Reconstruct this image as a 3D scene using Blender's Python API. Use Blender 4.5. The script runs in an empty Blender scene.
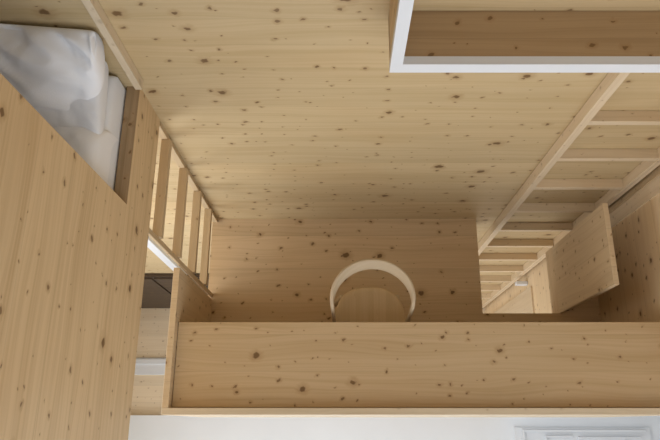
import bpy, bmesh, math, random
from mathutils import Vector, noise, Matrix
random.seed(7)
S = bpy.context.scene
C = S.collection
H = 3.5                      # camera height above the mezzanine floor

# ------------------------------------------------------------------ materials
def nd(nt, t, **kw):
    n = nt.nodes.new(t)
    for k, v in kw.items():
        setattr(n, k, v)
    return n

def mth(nt, op, a, b=None, c=None, clamp=False):
    n = nt.nodes.new('ShaderNodeMath'); n.operation = op; n.use_clamp = clamp
    for i, v in enumerate((a, b, c)):
        if v is None: continue
        if isinstance(v, (int, float)): n.inputs[i].default_value = v
        else: nt.links.new(v, n.inputs[i])
    return n.outputs[0]

def mixc(nt, fac, a, b, mode='MIX'):
    n = nt.nodes.new('ShaderNodeMix'); n.data_type = 'RGBA'; n.blend_type = mode
    for i, v in ((0, fac), (6, a), (7, b)):
        if isinstance(v, (int, float)): n.inputs[i].default_value = v
        elif isinstance(v, tuple): n.inputs[i].default_value = (*v, 1)
        else: nt.links.new(v, n.inputs[i])
    return n.outputs[2]

def comb(nt, x, y, z=0.0):
    n = nt.nodes.new('ShaderNodeCombineXYZ')
    for i, v in enumerate((x, y, z)):
        if isinstance(v, (int, float)): n.inputs[i].default_value = v
        else: nt.links.new(v, n.inputs[i])
    return n.outputs[0]

def smooth(nt, v, a, b):
    n = nt.nodes.new('ShaderNodeMapRange'); n.interpolation_type = 'SMOOTHSTEP'
    n.inputs['From Min'].default_value = a
    n.inputs['From Max'].default_value = b
    nt.links.new(v, n.inputs['Value'])
    return n.outputs[0]

def wood(name, base=(.62, .465, .29), dark=(.50, .345, .19), knots=1.0, plank=.135, seam=.35, rough=.5, ks=1.0, grain=1.0):
    m = bpy.data.materials.new(name); m.use_nodes = True
    nt = m.node_tree; nt.nodes.clear()
    out = nd(nt, 'ShaderNodeOutputMaterial'); bs = nd(nt, 'ShaderNodeBsdfPrincipled')
    nt.links.new(bs.outputs[0], out.inputs[0])
    uv = nd(nt, 'ShaderNodeUVMap'); uv.uv_map = 'UVMap'
    sp = nd(nt, 'ShaderNodeSeparateXYZ'); nt.links.new(uv.outputs[0], sp.inputs[0])
    u, v = sp.outputs[0], sp.outputs[1]
    # planks
    pv = mth(nt, 'DIVIDE', v, plank)
    pid = mth(nt, 'FLOOR', pv)
    pf = mth(nt, 'FRACT', pv)
    wn = nd(nt, 'ShaderNodeTexWhiteNoise', noise_dimensions='1D'); nt.links.new(pid, wn.inputs['W'])
    # knots: two sizes
    wob = nd(nt, 'ShaderNodeTexNoise', noise_dimensions='2D'); wob.inputs['Scale'].default_value = 45; wob.inputs['Detail'].default_value = 1
    nt.links.new(uv.outputs[0], wob.inputs['Vector'])
    wo = mth(nt, 'MULTIPLY', mth(nt, 'SUBTRACT', wob.outputs[0], .5), .016)
    masks = []; halos = []; push = None
    for sc, rmin, rmax, skip, seed in ((5.5, .002, .016, .30, 3.1), (13.0, .0018, .0075, .25, 17.7)):
        ku = mth(nt, 'ADD', mth(nt, 'MULTIPLY', mth(nt, 'ADD', u, wo), .82), seed)
        kv = mth(nt, 'ADD', mth(nt, 'ADD', v, wo), seed * 1.7)
        vo = nd(nt, 'ShaderNodeTexVoronoi', voronoi_dimensions='2D'); vo.inputs['Scale'].default_value = sc
        nt.links.new(comb(nt, ku, kv), vo.inputs['Vector'])
        sc_ = nd(nt, 'ShaderNodeSeparateColor'); nt.links.new(vo.outputs['Color'], sc_.inputs[0])
        r = mth(nt, 'POWER', sc_.outputs[0], 2.2)
        r = mth(nt, 'ADD', mth(nt, 'MULTIPLY', r, (rmax - rmin) * ks), rmin)
        has = mth(nt, 'GREATER_THAN', sc_.outputs[1], skip)
        d = mth(nt, 'DIVIDE', vo.outputs['Distance'], sc)   # metres
        q = mth(nt, 'DIVIDE', d, r)
        k = mth(nt, 'MULTIPLY', mth(nt, 'SUBTRACT', 1.0, smooth(nt, q, .65, 1.25)), has)
        hl = mth(nt, 'MULTIPLY', mth(nt, 'SUBTRACT', 1.0, smooth(nt, q, .9, 3.2)), has)
        masks.append(k); halos.append(hl)
    km = mth(nt, 'MAXIMUM', masks[0], mth(nt, 'MULTIPLY', masks[1], .85))
    hm = mth(nt, 'MAXIMUM', halos[0], halos[1])
    # grain, bent around the knots
    off = mth(nt, 'MULTIPLY', wn.outputs[0], 37.0)
    lw = nd(nt, 'ShaderNodeTexNoise', noise_dimensions='2D'); lw.inputs['Scale'].default_value = 1.0; lw.inputs['Detail'].default_value = 1
    nt.links.new(comb(nt, mth(nt, 'ADD', mth(nt, 'MULTIPLY', u, 1.6), off), mth(nt, 'MULTIPLY', v, 6)), lw.inputs['Vector'])
    bend = mth(nt, 'ADD', mth(nt, 'MULTIPLY', lw.outputs[0], .06), mth(nt, 'MULTIPLY', hm, .012))
    vv = mth(nt, 'ADD', v, bend)
    g1 = nd(nt, 'ShaderNodeTexNoise', noise_dimensions='2D'); g1.inputs['Scale'].default_value = 1; g1.inputs['Detail'].default_value = 3
    nt.links.new(comb(nt, mth(nt, 'ADD', mth(nt, 'MULTIPLY', u, 1.2), off), mth(nt, 'MULTIPLY', vv, 95)), g1.inputs['Vector'])
    g2 = nd(nt, 'ShaderNodeTexNoise', noise_dimensions='2D'); g2.inputs['Scale'].default_value = 1; g2.inputs['Detail'].default_value = 2
    nt.links.new(comb(nt, mth(nt, 'ADD', mth(nt, 'MULTIPLY', u, .8), off), mth(nt, 'MULTIPLY', vv, 22)), g2.inputs['Vector'])
    g = mth(nt, 'ADD', mth(nt, 'MULTIPLY', smooth(nt, g1.outputs[0], .42, .72), .5 * grain), mth(nt, 'MULTIPLY', smooth(nt, g2.outputs[0], .38, .72), .5 * grain))
    col = mixc(nt, g, base, dark)
    bright = mth(nt, 'ADD', mth(nt, 'MULTIPLY', wn.outputs[0], .10), .95)
    col = mixc(nt, 1.0, col, comb(nt, bright, bright, bright), 'MULTIPLY')
    # faint warm patches
    blot = nd(nt, 'ShaderNodeTexNoise', noise_dimensions='2D'); blot.inputs['Scale'].default_value = 2.2
    nt.links.new(comb(nt, mth(nt, 'MULTIPLY', u, .5), v), blot.inputs['Vector'])
    col = mixc(nt, mth(nt, 'MULTIPLY', smooth(nt, blot.outputs[0], .45, .75), .22), col, tuple(x * y for x, y in zip(dark, (1.05, .92, .8))))
    # seams
    e = mth(nt, 'MINIMUM', pf, mth(nt, 'SUBTRACT', 1.0, pf))
    sm = mth(nt, 'MULTIPLY', mth(nt, 'SUBTRACT', 1.0, smooth(nt, e, .002, .012)), seam)
    col = mixc(nt, sm, col, tuple(x * .6 for x in dark))
    col = mixc(nt, mth(nt, 'MULTIPLY', hm, .38 * knots), col, (.36, .21, .09))
    col = mixc(nt, mth(nt, 'MULTIPLY', km, .88 * knots), col, (.15, .078, .028))
    nt.links.new(col, bs.inputs['Base Color'])
    bs.inputs['Roughness'].default_value = rough
    bs.inputs['Specular IOR Level'].default_value = .3
    bp = nd(nt, 'ShaderNodeBump'); bp.inputs['Strength'].default_value = .06; bp.inputs['Distance'].default_value = .002
    nt.links.new(g1.outputs[0], bp.inputs['Height']); nt.links.new(bp.outputs[0], bs.inputs['Normal'])
    return m

def plain(name, col, rough=.5, var=.03, scale=8, bump=0.0, spec=.4, vscale=None):
    m = bpy.data.materials.new(name); m.use_nodes = True
    nt = m.node_tree; bs = nt.nodes['Principled BSDF']
    tc = nd(nt, 'ShaderNodeTexCoord')
    n = nd(nt, 'ShaderNodeTexNoise'); n.inputs['Scale'].default_value = scale; n.inputs['Detail'].default_value = 3
    nt.links.new(tc.outputs['Object'], n.inputs['Vector'])
    c = mixc(nt, n.outputs[0], tuple(x * (1 - var) for x in col), tuple(min(1, x * (1 + var)) for x in col))
    nt.links.new(c, bs.inputs['Base Color'])
    bs.inputs['Roughness'].default_value = rough
    bs.inputs['Specular IOR Level'].default_value = spec
    if bump:
        b = nd(nt, 'ShaderNodeBump'); b.inputs['Strength'].default_value = bump; b.inputs['Distance'].default_value = .01
        n2 = nd(nt, 'ShaderNodeTexNoise'); n2.inputs['Scale'].default_value = vscale or scale * 4
        nt.links.new(tc.outputs['Object'], n2.inputs['Vector'])
        nt.links.new(n2.outputs[0], b.inputs['Height']); nt.links.new(b.outputs[0], bs.inputs['Normal'])
    return m

M = dict(
    back=wood('spruce_back_wall', base=(.60,.462,.268), dark=(.52,.385,.203)),
    left=wood('spruce_bed_panel', base=(.69,.51,.30), dark=(.54,.375,.20), seam=.22, plank=.19, grain=.9, ks=.8),
    floor=wood('spruce_floor', base=(.67,.50,.31), dark=(.57,.41,.24), ks=1.0, plank=.2),
    desk=wood('spruce_desk', base=(.62,.46,.275), dark=(.53,.375,.205), ks=.8, plank=.16, seam=.3),
    rail=wood('spruce_batten', base=(.74,.60,.42), dark=(.66,.52,.34), knots=.5, plank=.4, ks=.5),
    edge=wood('spruce_edge', base=(.68,.56,.40), dark=(.61,.49,.33), knots=.25, plank=.6),
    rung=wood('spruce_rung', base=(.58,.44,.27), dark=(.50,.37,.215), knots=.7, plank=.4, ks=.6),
    right=wood('spruce_right_wall', base=(.82,.65,.43), dark=(.74,.56,.35), plank=.2),
    panel=wood('spruce_guard', base=(.66,.51,.325), dark=(.58,.43,.265), plank=.18, ks=.8),
    low=wood('spruce_lower', base=(.80,.68,.51), dark=(.72,.59,.42), plank=.16, knots=.7, ks=.6),
    sill_shade=wood('spruce_sill_shaded', base=(.42,.29,.165), dark=(.30,.20,.105), plank=.022, seam=.1),  # spruce darkened to carry the shade on upward faces
    niche_shade=wood('spruce_niche_shaded', base=(.46,.325,.185), dark=(.38,.26,.14), ks=.8, plank=.15),  # darker spruce, shade inside the cupboard put into the colour
    seat=wood('ash_seat', base=(.60,.45,.27), dark=(.54,.39,.22), knots=0, plank=.06, seam=.05),
    bent=wood('bent_ash', base=(.56, .45, .31), dark=(.50, .39, .25), knots=0, plank=.5, seam=0),
    walnut=wood('dark_stained_wood', base=(.075,.048,.028), dark=(.045,.028,.016), knots=.3, plank=.3),
    white=plain('white_lacquer', (.74, .77, .81), .35, .02),
    whitefloor=plain('white_painted_floor', (.80, .84, .89), .35, .03, 3, .05),
    linen=plain('white_linen', (.93, .94, .97), .85, .02, 12, .12, .15, 300),
    sheet=plain('white_sheet', (.86, .88, .92), .85, .02, 12, .12, .15, 300),
    plaster=plain('white_plaster', (.80, .79, .77), .8, .02, 3),
    steel=plain('brushed_steel', (.5, .5, .5), .3, .05),
)
gl = bpy.data.materials.new('window_glass'); gl.use_nodes = True
_b = gl.node_tree.nodes['Principled BSDF']
_b.inputs['Transmission Weight'].default_value = 1; _b.inputs['Roughness'].default_value = .02; _b.inputs['IOR'].default_value = 1.45
M['glass'] = gl

# ------------------------------------------------------------------ helpers
def uv_world(bm, axis, seed):
    rr = random.Random(seed)
    ou, ov = rr.uniform(0, 40), rr.uniform(0, 40)
    lay = bm.loops.layers.uv.get('UVMap') or bm.loops.layers.uv.new('UVMap')
    ax = 'xyz'.index(axis)
    bm.normal_update()
    for f in bm.faces:
        n = [abs(c) for c in f.normal]; k = n.index(max(n))
        rest = [i for i in range(3) if i != k]
        if k == ax: a, b = rest; add = 7.3
        else: a = ax; b = [i for i in rest if i != ax][0]; add = k * 3.37
        for l in f.loops:
            co = l.vert.co
            l[lay].uv = (co[a] + ou + add, co[b] + ov + add)

def boxes_bm(boxes):
    bm = bmesh.new()
    for (x0, x1, y0, y1, z0, z1) in boxes:
        vs = [bm.verts.new(p) for p in ((x0,y0,z0),(x1,y0,z0),(x1,y1,z0),(x0,y1,z0),(x0,y0,z1),(x1,y0,z1),(x1,y1,z1),(x0,y1,z1))]
        for q in ((0,3,2,1),(4,5,6,7),(0,1,5,4),(1,2,6,5),(2,3,7,6),(3,0,4,7)):
            bm.faces.new([vs[i] for i in q])
    return bm

_seed = [100]
def obj(name, bm, mat, parent=None, axis='x', bevel=0.0, smooth_=False, keepuv=False, seed=None):
    _seed[0] += 1
    if not keepuv: uv_world(bm, axis, seed if seed is not None else _seed[0])
    me = bpy.data.meshes.new(name); bm.to_mesh(me); bm.free()
    me.materials.append(M[mat] if isinstance(mat, str) else mat)
    if smooth_:
        for p in me.polygons: p.use_smooth = True
    o = bpy.data.objects.new(name, me); C.objects.link(o)
    if parent:
        o.parent = parent
        # meshes are modelled in world space: undo the parent's placement
        o.matrix_parent_inverse = Matrix.Translation(parent.location).inverted()
    if bevel:
        b = o.modifiers.new('bevel', 'BEVEL'); b.width = bevel; b.segments = 2; b.limit_method = 'ANGLE'
    return o

def box(name, b, mat, parent=None, axis='x', bevel=0.0015, seed=None):
    return obj(name, boxes_bm([b]), mat, parent, axis, bevel, seed=seed)

def struct(name, boxes, mat, axis='x', parent=None, seed=None):
    o = obj(name, boxes_bm(boxes), mat, parent, axis, seed=seed)
    if parent is None: o['kind'] = 'structure'
    return o

def tag(o, label, cat, group=None):
    o['label'] = label; o['category'] = cat
    if group: o['group'] = group
    return o

def thing(name, loc, label, cat, group=None):
    o = bpy.data.objects.new(name, None); C.objects.link(o); o.location = loc; o.empty_display_size = .1
    return tag(o, label, cat, group)

def h(v): return v * H
def zd(v): return H - v * H     # height of something v*H below the camera

# ------------------------------------------------------------------ key planes
YB = h(.3325)            # back wall
XL = h(-.2057)           # room face of the bed wall
XLo = h(-.2192)          # its back face
XR = h(.423)             # right wall
ZLOW = zd(1.794)          # lower floor
ZC = 5.0                 # ceiling
YF = -2.3                # front (window) wall
XFAR = -2.15             # far left wall
BT = zd(.641)            # bed-wall bottom
SILL = zd(.5665)
YO0, YO1 = h(.2030), h(.3213)   # bed opening

# ------------------------------------------------------------------ setting
struct('wall_back', [(XFAR, XR + .1, YB, YB + .1, ZLOW, ZC)], 'back', 'x', seed=11)
struct('wall_left', [(XLo, XL, YF, YO0, BT, ZC), (XLo, XL, YO0, YB, BT, SILL), (XLo, XL, YO0, YB, 4.3, ZC)], 'left', 'y', seed=23)
LW = (-1.3, .95, -.35, 1.15)      # window under the bed, in the far left wall
struct('wall_far_left', [(XFAR - .1, XFAR, YF, LW[0], ZLOW, ZC), (XFAR - .1, XFAR, LW[1], YB + .1, ZLOW, ZC),
                         (XFAR - .1, XFAR, LW[0], LW[1], ZLOW, LW[2]), (XFAR - .1, XFAR, LW[0], LW[1], LW[3], ZC)], 'low', 'y')
lw_ = struct('window_4', [(XFAR - .07, XFAR - .02, LW[0], LW[1], LW[2], LW[2] + .05), (XFAR - .07, XFAR - .02, LW[0], LW[1], LW[3] - .05, LW[3]),
                          (XFAR - .07, XFAR - .02, LW[0], LW[0] + .05, LW[2] + .05, LW[3] - .05), (XFAR - .07, XFAR - .02, LW[1] - .05, LW[1], LW[2] + .05, LW[3] - .05)], 'white')
obj('window_pane', boxes_bm([(XFAR - .05, XFAR - .04, LW[0] + .05, LW[1] - .05, LW[2] + .05, LW[3] - .05)]), 'glass', lw_)
XR2 = 3.4
struct('wall_right', [(XR, XR + .1, .125, YB, ZLOW, ZC)], 'right', 'y', seed=5)
struct('wall_back_far', [(XR + .1, XR2, .13, .23, ZLOW, ZC)], 'plaster', 'x')
struct('wall_right_far', [(XR2, XR2 + .1, YF, .23, ZLOW, ZC)], 'plaster', 'y')
struct('trim_1', [(XR - .006, XR, h(.2905), YB, -.001, ZC)], 'rail', 'z')
FILL_SKY = (-1.2, 1.2, -2.1, -1.0)  # unseen skylight, added to lift the floor and desk
struct('ceiling', [(XFAR, FILL_SKY[0], YF - .1, YB + .1, ZC, ZC + .1), (FILL_SKY[1], XR2 + .1, YF - .1, YB + .1, ZC, ZC + .1),
                   (FILL_SKY[0], FILL_SKY[1], YF - .1, FILL_SKY[2], ZC, ZC + .1), (FILL_SKY[0], FILL_SKY[1], FILL_SKY[3], YB + .1, ZC, ZC + .1)], 'plaster', 'x')
sk = struct('window_3', [(FILL_SKY[0], FILL_SKY[1], FILL_SKY[2], FILL_SKY[2] + .05, ZC + .02, ZC + .09), (FILL_SKY[0], FILL_SKY[1], FILL_SKY[3] - .05, FILL_SKY[3], ZC + .02, ZC + .09),
                    (FILL_SKY[0], FILL_SKY[0] + .05, FILL_SKY[2] + .05, FILL_SKY[3] - .05, ZC + .02, ZC + .09), (FILL_SKY[1] - .05, FILL_SKY[1], FILL_SKY[2] + .05, FILL_SKY[3] - .05, ZC + .02, ZC + .09)], 'white')
obj('window_pane', boxes_bm([(FILL_SKY[0] + .05, FILL_SKY[1] - .05, FILL_SKY[2] + .05, FILL_SKY[3] - .05, ZC + .05, ZC + .06)]), 'glass', sk)
struct('shaded_cap', [(XLo, XL - .001, YO0 + .001, YB, SILL, SILL + .004)], 'sill_shade', 'y')  # thin cap; shade of the wall's upper face is in its colour
struct('brown_strip', [(XR - .014, XR - .0061, h(.3117), YB, 0, 2.2)], 'rung', 'z')  # narrow brown strip on the right wall beside the ladder rail
pp = box('corner_post', (XL, h(-.1985), h(.3213), YB - .002, zd(.553), ZC - .01), 'edge', None, 'z', .0015)
tag(pp, 'square spruce grab post in the back corner beside the bed opening', 'post')
# mezzanine floor with the stair opening
HX0, HX1, HY0 = h(.2327), h(.3578), h(.1716)
ZB = -h(.038)
FY0 = h(.0116) + .028
XG0, XG1 = h(-.2145), h(-.2065)   # left guard faces
struct('floor', [(XG0, HX0, FY0, YB, ZB, 0), (HX0, HX1, FY0, HY0, ZB, 0), (HX1, XR, FY0, h(.2835), ZB, 0)], 'floor', 'x', seed=42)
# lower floor: light boards at the back, white paint towards the windows
struct('floor_lower', [(XFAR, XR2, YF, YB, ZLOW - .12, ZLOW)], 'low', 'x', seed=8)
# door on the lower right wall, seen through the stair opening
struct('door_1', [(XR - .012, XR, .15, h(.289), ZLOW, zd(1.334))], 'rail', 'z')
wf = box('white_block', (h(.397), XR - .002, h(.298), h(.306), zd(1.375), zd(1.36)), 'white', None, 'x', .004)  # plain white block for a small pale patch on the wall
tag(wf, 'small white block on the lower wall seen through the stair opening', 'wall light')

# front wall with windows
def front_wall():
    wins = [(-1.1, 2.6, 1.0, 4.7), (-1.9, 1.3, ZLOW + .35, -.35)]
    bx = []
    x0, x1 = XFAR - .1, XR2 + .1
    zs = [ZLOW, wins[1][2], wins[1][3], wins[0][2], wins[0][3], ZC]
    bx.append((x0, x1, YF - .1, YF, zs[0], zs[1]))
    for w in (wins[1],):
        bx.append((x0, w[0], YF - .1, YF, w[2], w[3])); bx.append((w[1], x1, YF - .1, YF, w[2], w[3]))
    bx.append((x0, x1, YF - .1, YF, zs[2], zs[3]))
    w = wins[0]
    bx.append((x0, w[0], YF - .1, YF, w[2], w[3])); bx.append((w[1], x1, YF - .1, YF, w[2], w[3]))
    bx.append((x0, x1, YF - .1, YF, zs[4], zs[5]))
    struct('wall_front', bx, 'plaster', 'x')
    for i, w in enumerate(wins):
        xm = (w[0] + w[1]) / 2
        fr = struct('window_%d' % (i + 1), [(w[0], w[1], YF - .07, YF - .02, w[2], w[2] + .06), (w[0], w[1], YF - .07, YF - .02, w[3] - .06, w[3]),
                    (w[0], w[0] + .06, YF - .07, YF - .02, w[2] + .06, w[3] - .06), (w[1] - .06, w[1], YF - .07, YF - .02, w[2] + .06, w[3] - .06),
                    (xm - .03, xm + .03, YF - .07, YF - .02, w[2] + .06, w[3] - .06)], 'white')
        obj('window_pane', boxes_bm([(w[0] + .06, xm - .03, YF - .05, YF - .04, w[2] + .06, w[3] - .06), (xm + .03, w[1] - .06, YF - .05, YF - .04, w[2] + .06, w[3] - .06)]), 'glass', fr)
    return wins
wins = front_wall()

# ------------------------------------------------------------------ guard round the mezzanine
GT = zd(.783)
g = thing('guard_wall', (XG0, h(.0116), 0), 'low spruce board guard wrapping the front and left side of the desk platform', 'guard wall')
GY0 = h(.0116)
box('front_panel', (XG0, XR, GY0, GY0 + .0285, ZB, GT), 'edge', g, 'x', .002)
box('side_panel', (XG0, XG1, GY0 + .0285, h(.194), ZB, GT), 'panel', g, 'z', .002)
g2 = box('guard_panel', (h(.3570), h(.3642), HY0, h(.283), 0, zd(.783)), 'panel', None, 'z', .002)
for v_ in g2.data.vertices:          # leans a touch towards the opening
    if v_.co.z > .4: v_.co.x -= .012
tag(g2, 'upright spruce guard panel standing at the right edge of the stair opening', 'guard panel')

# desk
DZ = zd(.797)
d = thing('desk', (0.3, .25, DZ - .03), 'long built-in spruce desk top running along the front guard before the bentwood chair', 'desk')
box('desk_top', (XG1 + .002, XR - .003, GY0 + .031, h(.1255), DZ - .03, DZ), 'desk', d, 'x', .002, seed=77)
box('support_rail', (XG1 + .002, XR - .003, GY0 + .031, GY0 + .055, DZ - .10, DZ - .031), 'rail', d, 'x')

# ------------------------------------------------------------------ left ladder (up to the bed)
lt = thing('ladder', (XL, h(.26), 0), 'narrow spruce ladder at the left leading up to the bed opening', 'ladder', None)
box('side_rail', (h(-.2095), XL, h(.1972), h(.2035), 0, BT), 'rung', lt, 'z')
box('side_rail', (h(-.214), XL, h(.3262), h(.3322), 0, BT), 'rung', lt, 'z')
for v in (.677, .765, .850, .929):
    box('rung', (h(-.2135), h(-.2025), h(.2035), h(.3262), zd(v) - .03, zd(v)), 'rung', lt, 'y')

# ------------------------------------------------------------------ right ladder (through the stair opening)
rt = thing('ladder', (h(.342), h(.325), ZLOW), 'tall spruce ladder at the right passing down through the square floor opening', 'ladder')
RY0, RY1 = h(.3183), h(.3323)
box('side_rail', (h(.2677), h(.2775), RY0, RY1, ZLOW, zd(.455)), 'rail', rt, 'z')
box('side_rail', (h(.4030), h(.4135), RY0, RY1, ZLOW, zd(.455)), 'rail', rt, 'z')
for k in range(11):
    z = zd(.6172 + .1005 * k)
    if z - .03 < ZLOW + .05: break
    obj('rung', boxes_bm([(h(.2776), h(.4029), RY0 + .002, RY1, z - .030, z)]), 'rail', rt, 'x', .0015)

# ------------------------------------------------------------------ shelf box with white face frame, top right
sb = thing('wall_cupboard', (.8, h(.30), zd(.452)), 'open spruce wall cupboard with a white face frame at the upper right', 'cupboard')
SX0, SX1, SY0, SZ0, SZ1 = h(.0423), XR - .01, h(.279), zd(.452), zd(.452) + .5
t = .042
FD = .028
box('bottom_board', (SX0, SX1, SY0 + FD, YB - .002, SZ0, SZ0 + t - .002), 'niche_shade', sb, 'x', 0, seed=31)  # board coloured darker for the shade in the box
box('side_board', (SX0, SX0 + .03, SY0 + FD, YB - .002, SZ0 + t - .002, SZ1 - t), 'left', sb, 'z', 0)
box('side_board', (SX1 - .03, SX1, SY0 + FD, YB - .002, SZ0 + t - .002, SZ1 - t), 'left', sb, 'z', 0)
box('top_board', (SX0, SX1, SY0 + FD, YB - .002, SZ1 - t, SZ1), 'desk', sb, 'x', 0)
box('back_board', (SX0 + .03, SX1 - .03, YB - .005, YB - .0025, SZ0 + t, SZ1 - t), 'back', sb, 'x', 0)
ff = obj('face_frame', boxes_bm([(SX0 - .001, SX1, SY0, SY0 + FD - .001, SZ0 - .001, SZ0 + t), (SX0 - .001, SX1, SY0, SY0 + FD - .001, SZ1 - t, SZ1),
     (SX0 - .001, SX0 + .034, SY0, SY0 + FD - .001, SZ0 + t, SZ1 - t), (SX1 - .034, SX1, SY0, SY0 + FD - .001, SZ0 + t, SZ1 - t)]), 'white', sb, 'x')
ff['label'] = 'white lacquered face frame'

# ------------------------------------------------------------------ bed alcove
bp_ = box('bed_platform', (XFAR + .002, XLo - .002, YF + .3, YB - .003, BT, BT + .14), 'rung', None, 'y')
tag(bp_, 'raised spruce bed platform carrying the mattress behind the left wall', 'bed platform')

def soft_box(name, b, mat, r, amp, sc, sub=(40, 80, 8), parent=None, crown=0.0):
    x0, x1, y0, y1, z0, z1 = b
    bm = bmesh.new()
    nx, ny = sub[0], sub[1]
    def sq(t_, n_):   # rounded profile weight
        e = min(t_, 1 - t_)
        return e
    top = []; bot = []
    for j in range(ny + 1):
        rt_, rb_ = [], []
        for i in range(nx + 1):
            fx, fy = i / nx, j / ny
            # denser sampling near edges
            fx = .5 - .5 * math.cos(math.pi * fx); fy = .5 - .5 * math.cos(math.pi * fy)
            x = x0 + (x1 - x0) * fx; y = y0 + (y1 - y0) * fy
            ex = min(x - x0, x1 - x); ey = min(y - y0, y1 - y)
            def drop(e):
                if e >= r: return 0
                k = 1 - e / r
                return r * (1 - math.sqrt(max(0, 1 - k * k)))
            dz = min(r, math.hypot(drop(ex), drop(ey)))
            n_ = noise.noise(Vector((x * sc, y * sc, 3.1))) * amp + noise.noise(Vector((x * sc * 3, y * sc * 3, 8.1))) * amp * .35
            cr = crown * math.sin(math.pi * fx) * math.sin(math.pi * fy)
            rt_.append(bm.verts.new((x, y, z1 - dz + n_ + cr)))
            if i in (0, nx) or j in (0, ny): pass
            rb_.append(bm.verts.new((x, y, z0 + min(dz * .5, (z1 - z0) * .2))))
        top.append(rt_); bot.append(rb_)
    for j in range(ny):
        for i in range(nx):
            bm.faces.new((top[j][i], top[j][i+1], top[j+1][i+1], top[j+1][i]))
            bm.faces.new((bot[j][i], bot[j+1][i], bot[j+1][i+1], bot[j][i+1]))
    for i in range(nx):
        bm.faces.new((top[0][i], bot[0][i], bot[0][i+1], top[0][i+1]))
        bm.faces.new((top[ny][i], top[ny][i+1], bot[ny][i+1], bot[ny][i]))
    for j in range(ny):
        bm.faces.new((top[j][0], top[j+1][0], bot[j+1][0], bot[j][0]))
        bm.faces.new((top[j][nx], bot[j][nx], bot[j+1][nx], top[j+1][nx]))
    bmesh.ops.recalc_face_normals(bm, faces=bm.faces)
    return obj(name, bm, mat, parent, 'x', smooth_=True)

MT = zd(.532)
m_ = soft_box('mattress', (-1.72, XLo - .006, -.9, YB - .01, BT + .142, MT), 'sheet', .035, .002, 4)
tag(m_, 'white sheeted mattress lying in the raised bed alcove', 'mattress')

def pillow(name, w, d_, th, loc, rot, mat, label, seed, crease=1.0):
    """soft rectangular pillow with a pinched edge and a creased surface, pressed against wall and mattress"""
    bm = bmesh.new(); n = 90
    R = Matrix.Rotation(rot[2], 3, 'Z') @ Matrix.Rotation(rot[0], 3, 'X') @ Matrix.Rotation(rot[1], 3, 'Z')
    def P(a, b, sgn):
        x = a * w / 2 * (1 - .06 * (1 - b * b) * abs(a)); y = b * d_ / 2 * (1 - .06 * (1 - a * a) * abs(b))
        x += b * (.10 if th > .145 else .02)
        cr = 1 - .08 * (abs(a) * abs(b)) ** 5
        x *= cr; y *= cr
        prof = (max(0, 1 - abs(a) ** 3) * max(0, 1 - abs(b) ** 3)) ** .50
        z = sgn * th / 2 * prof
        v = Vector((x, y, seed))
        wv = 3 * noise.noise(v * 5)
        c = noise.noise(v * 6) * .016
        rid = abs(noise.noise(Vector((x * 9 + y * 13 + wv * .3, y * 7 - x * 3, seed + 4))))
        c += (.2 - rid) * .030 * crease
        c += (.25 - abs(noise.noise(Vector((x * 22 + y * 9 + wv * 1.5, y * 7 - x * 4, seed + 9))))) * .013 * crease
        edge = min(1, (1 - max(abs(a), abs(b))) * 6)
        z += c * edge * (1 if sgn > 0 else .3)
        q = R @ Vector((x, y, z)) + Vector(loc)
        def soft(v_, lim, k=.03):      # soft limit from above
            return v_ if v_ < lim - k else lim - k * math.exp(-(v_ - lim + k) / k)
        q.y = soft(q.y, YB - .004)
        q.z = -soft(-q.z, -(MT + .006), .01)
        q.x = soft(q.x, XLo + (.022 if th > .145 else -.004))
        return q
    T, B = {}, {}
    for j in range(n + 1):
        for i in range(n + 1):
            a = math.sin(math.pi / 2 * (2 * i / n - 1)); b = math.sin(math.pi / 2 * (2 * j / n - 1))
            T[i, j] = bm.verts.new(P(a, b, 1))
            B[i, j] = T[i, j] if i in (0, n) or j in (0, n) else bm.verts.new(P(a, b, -1))
    for j in range(n):
        for i in range(n):
            bm.faces.new((T[i, j], T[i+1, j], T[i+1, j+1], T[i, j+1]))
            bm.faces.new((B[i, j], B[i, j+1], B[i+1, j+1], B[i+1, j]))
    o = obj(name, bm, mat, None, 'x', smooth_=True)
    return tag(o, label, 'pillow')

R_ = math.radians
pillow('pillow', .90, .29, .14, (-1.15, 1.04, MT + .050), (R_(10), R_(-3), R_(0)), 'sheet',
       'flat white pillow lying half hidden underneath the propped pillow', 6.0, .5)
pillow('pillow', .84, .31, .16, (-1.125, 1.090, 1.800), (R_(50), R_(-7), R_(0)), 'linen',
       'plump white pillow propped against the alcove end wall', 2.0, 1.25)

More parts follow.
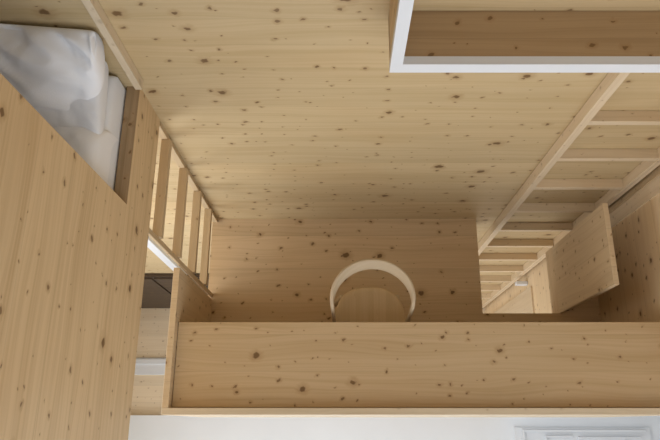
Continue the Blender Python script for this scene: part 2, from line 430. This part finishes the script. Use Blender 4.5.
def duvet():
    bm = bmesh.new(); nx, ny = 70, 110
    x0, x1 = -1.70, XLo - .004
    y1 = h(.267); y0 = -.8
    V = {}
    for j in range(ny + 1):
        fy = (j / ny) ** 1.0
        for i in range(nx + 1):
            fx = i / nx
            L = (x1 - x0)
            s = fx * (L + .11)                 # arc length, last part drapes down the side
            ye = min(h(.300), y1 + max(0, L - .03 - s) * .5)
            y = ye - (ye - y0) * fy ** 1.4
            r = .05
            ytop = y + .05 * noise.noise(Vector((s * 3, 2.2, 0))) * (1 - fy)
            e = min(1, max(0.0, (ye - y) / .08)); lift = .065 * math.sqrt(1 - (1 - e) ** 2)
            z = MT + .004 + lift
            x = x0 + s
            if s > L - r:
                a = min((s - (L - r)) / r, math.pi / 2)
                x = x1 - r + r * math.sin(a); z -= r * (1 - math.cos(a))
                rest = s - (L - r) - r * math.pi / 2
                if rest > 0: z -= rest
            k = noise.noise(Vector((x * 6, y * 6, 1))) * .018 + noise.noise(Vector((x * 7 + y * 9, y * 20, 5))) * .012
            rid = abs(noise.noise(Vector((x * 9 - y * 5, y * 9 + x * 3, 9))))
            k += (.25 - rid) * .034 + (.25 - abs(noise.noise(Vector((x * 20 + y * 11, y * 17 - x * 7, 3))))) * .010
            k *= min(1, e * 1.2)
            z += k * (1 if s < L - r else .5)
            V[i, j] = bm.verts.new((min(x, x1), ytop, max(z, BT + .16)))
    for j in range(ny):
        for i in range(nx):
            bm.faces.new((V[i, j], V[i, j+1], V[i+1, j+1], V[i+1, j]))
    bmesh.ops.recalc_face_normals(bm, faces=bm.faces)
    o = obj('duvet', bm, 'linen', None, 'x', smooth_=True)
    return tag(o, 'rumpled white duvet spread over the mattress in the bed alcove', 'duvet')
duvet()

# ------------------------------------------------------------------ chair
CX, CYb = h(.0435), h(.187)
ch = thing('chair', (CX, CYb - .18, 0), 'pale bentwood chair with curved hoop back tucked under the desk', 'chair')
def lathe_seat():
    bm = bmesh.new(); w, dd = .178, .19; zc = .455
    N = 64; rings = []
    cy = CYb - dd
    for (sc, z) in ((.0, -.012), (.5, -.011), (.85, -.004), (.96, 0), (1.0, -.006), (1.0, -.018), (.96, -.024), (.0, -.024)):
        ring = []
        for k in range(N):
            a = 2 * math.pi * k / N
            c, s_ = math.cos(a), math.sin(a)
            e = 2 / 2.7
            x = math.copysign(abs(c) ** e, c) * w * sc * (1 - .06 * s_)
            y = math.copysign(abs(s_) ** e, s_) * dd * sc
            ring.append(bm.verts.new((CX + x, cy + y, zc + z)) if sc else None)
        if not sc:
            v = bm.verts.new((CX, cy, zc + z)); ring = [v] * N
        rings.append(ring)
    for a, b in zip(rings, rings[1:]):
        for k in range(N):
            k2 = (k + 1) % N
            vs = []
            for v in (a[k], a[k2], b[k2], b[k]):
                if v not in vs: vs.append(v)
            if len(vs) > 2: bm.faces.new(vs)
    bmesh.ops.recalc_face_normals(bm, faces=bm.faces)
    return bm
obj('seat', lathe_seat(), 'seat', ch, 'y', smooth_=True)

def sweep(pts, secs, uvscale=1):
    """sweep a rectangular section (half thickness t along 'n', half height b along 'u') through pts"""
    bm = bmesh.new(); lay = bm.loops.layers.uv.new('UVMap')
    rings = []
    for i, p in enumerate(pts):
        tg = (pts[min(i+1, len(pts)-1)] - pts[max(i-1, 0)]).normalized()
        t_, b_, n = secs[i]
        n = (n - tg * n.dot(tg)).normalized(); u = tg.cross(n).normalized()
        ring = []
        for k in range(12):
            a = 2 * math.pi * (k + .5) / 12
            c, s_ = math.cos(a), math.sin(a)
            e = .45
            ring.append(bm.verts.new(p + n * math.copysign(abs(c) ** e, c) * t_ + u * math.copysign(abs(s_) ** e, s_) * b_))
        rings.append(ring)
    for a, b in zip(rings, rings[1:]):
        for k in range(12):
            bm.faces.new((a[k], a[(k+1) % 12], b[(k+1) % 12], b[k]))
    bm.faces.new(rings[0][::-1]); bm.faces.new(rings[-1])
    bmesh.ops.recalc_face_normals(bm, faces=bm.faces)
    L = 0; acc = {}
    for i, r in enumerate(rings):
        if i: L += (pts[i] - pts[i-1]).length
        for k, v in enumerate(r): acc[v] = (L, k * .012)
    for f in bm.faces:
        for l in f.loops: l[lay].uv = acc[l.vert]
    return bm

def hoop():
    pts, secs = [], []
    cy = CYb - .125; R = .184; N = 72
    # from the left seat side, up and round the back, down to the right seat side
    for i in range(N + 1):
        t_ = -1 + 2 * i / N                      # -1..1
        at = abs(t_)
        if at < .60:
            a = at / .60 * math.radians(94)
            x = R * math.sin(a); y = cy + (.165) * math.cos(a)
            z = .765 - .05 * (at / .60) ** 2
        else:
            q = (at - .60) / .40
            a = math.radians(94)
            x = R * math.sin(a) - .016 * q; y = cy + .165 * math.cos(a) - .085 * q
            z = .715 - .285 * q ** 1.2
        x = math.copysign(x, t_) if t_ else 0
        pts.append(Vector((CX + x, y, z)))
        wide = .014 * (1 - min(1, (at / .60)) ** 2.2) + .012
        n = Vector((x / R, max(.0, (y - cy)) / .165 + .001, -1.1 * (1 - (at/.60)**3))) if at < .60 else Vector((math.copysign(1, t_), 0, 0))
        secs.append((.008, wide, n.normalized()))
    return sweep(pts, secs)
obj('backrest', hoop(), 'bent', ch, keepuv=True, smooth_=True)
for sx in (-1, 1):
    for (yy, dy) in ((CYb - .33, -.03), (CYb - .05, .05)):
        p0 = Vector((CX + sx * .135, yy, .435)); p1 = Vector((CX + sx * .175, yy + dy, 0))
        pts = [p0.lerp(p1, k / 6) for k in range(7)]
        obj('leg', sweep(pts, [(.015 - .004 * k / 6, .015 - .004 * k / 6, Vector((1, 0, 0))) for k in range(7)]), 'bent', ch, keepuv=True, smooth_=True)
    p0 = Vector((CX + sx * .150, CYb - .33, .25)); p1 = Vector((CX + sx * .150, CYb - .03, .25))
    obj('stretcher', sweep([p0.lerp(p1, k / 4) for k in range(5)], [(.008, .008, Vector((1, 0, 0)))] * 5), 'bent', ch, keepuv=True, smooth_=True)

# ------------------------------------------------------------------ lower level
po = box('post', (h(-.366), h(-.349), YB - .035, YB - .001, zd(1.395), BT - .002), 'white', None, 'z')
tag(po, 'slim white painted post on the wall under the bed, left of the narrow ladder', 'post')

cb = thing('cabinet', (-1.4, h(.32), ZLOW), 'dark brown low cabinet on the lower floor against the back wall', 'cabinet')
KY, KZ = YB - .03, zd(1.396)
box('body', (XFAR + .05, -.55, KY, YB - .002, ZLOW, KZ), 'walnut', cb, 'x')
for (a, b) in ((XFAR + .08, -1.52), (-1.50, -1.02), (-1.0, -.58)):
    box('door', (a, b, KY - .014, KY - .001, ZLOW + .05, KZ - .03), 'walnut', cb, 'x')

st = obj('threshold', boxes_bm([(XFAR + .002, .2, h(.134), h(.181), ZLOW, ZLOW + .018), (XFAR + .002, .2, h(.163), h(.177), ZLOW + .018, ZLOW + .032)]), 'white', None, 'x', .003)
tag(st, 'raised white threshold strip across the pale boards of the lower floor', 'threshold')

wp = thing('platform', (0, -1, ZLOW), 'broad white painted platform on the lower floor beyond the guard', 'platform')
box('top', (XFAR + .05, XR2 - .02, YF + .02, h(.0255), ZLOW, ZLOW + .05), 'whitefloor', wp, 'x')
PX0 = h(.475)
wpc = thing('moulded_panel', (2.1, -.3, ZLOW + .05), 'white moulded panel with stepped borders lying on the white platform at the lower right', 'panel')
box('base_board', (PX0, 2.95, -1.0, h(-.006), ZLOW + .0505, ZLOW + .075), 'white', wpc, 'x', .003)
for b in ((PX0 + .07, 2.9, h(-.018), h(-.012)), (PX0 + .07, PX0 + .09, -1.0, h(-.018)), (h(.555), h(.63), h(-.032), h(-.027)), (h(.555), h(.560), -1.0, h(-.032)),
          (h(.645), 2.85, h(-.036), h(-.030)), (h(.765), h(.770), -1.0, h(-.036))):
    obj('moulding', boxes_bm([(*b, ZLOW + .0755, ZLOW + .098)]), 'white', wpc, 'x', .003)

# ------------------------------------------------------------------ light
def area(name, loc, rot, sx, sy, e, col):
    l = bpy.data.lights.new(name, 'AREA'); l.shape = 'RECTANGLE'; l.size = sx; l.size_y = sy; l.energy = e; l.color = col
    o = bpy.data.objects.new(name, l); C.objects.link(o); o.location = loc; o.rotation_euler = rot
    return o
for w, e in zip(wins, (62, 53)):
    area('window_daylight', ((w[0]+w[1])/2, YF + .03, (w[2]+w[3])/2), (math.radians(90), 0, 0), w[1]-w[0]-.1, w[3]-w[2]-.1, e, (.935, .965, 1.0))
area('side_daylight', (XFAR + .03, (LW[0]+LW[1])/2, (LW[2]+LW[3])/2), (0, math.radians(-90), 0), LW[3]-LW[2]-.1, LW[1]-LW[0]-.1, 48, (.935, .965, 1.0))
area('skylight_fill', ((FILL_SKY[0]+FILL_SKY[1])/2, (FILL_SKY[2]+FILL_SKY[3])/2, ZC + .03), (0, 0, 0), FILL_SKY[1]-FILL_SKY[0]-.12, FILL_SKY[3]-FILL_SKY[2]-.12, 8, (.935, .965, 1.0))  # weak top fill from the added skylight
W = bpy.data.worlds.new('World'); S.world = W; W.use_nodes = True
W.node_tree.nodes['Background'].inputs[0].default_value = (.75, .85, 1, 1)
W.node_tree.nodes['Background'].inputs[1].default_value = 1.0

# ------------------------------------------------------------------ camera
cd = bpy.data.cameras.new('Camera'); cam = bpy.data.objects.new('Camera', cd); C.objects.link(cam)
FPX = 620.0
cd.sensor_width = 36; cd.lens = 36 * FPX / 660
cd.shift_x = -9 / 660
cd.clip_start = .02
cam.location = (0, 0, H)
cam.rotation_euler = (math.atan(205 / FPX), 0, 0)
S.camera = cam
S.view_settings.view_transform = 'Standard'
S.view_settings.look = 'None'
S.view_settings.exposure = 0.0
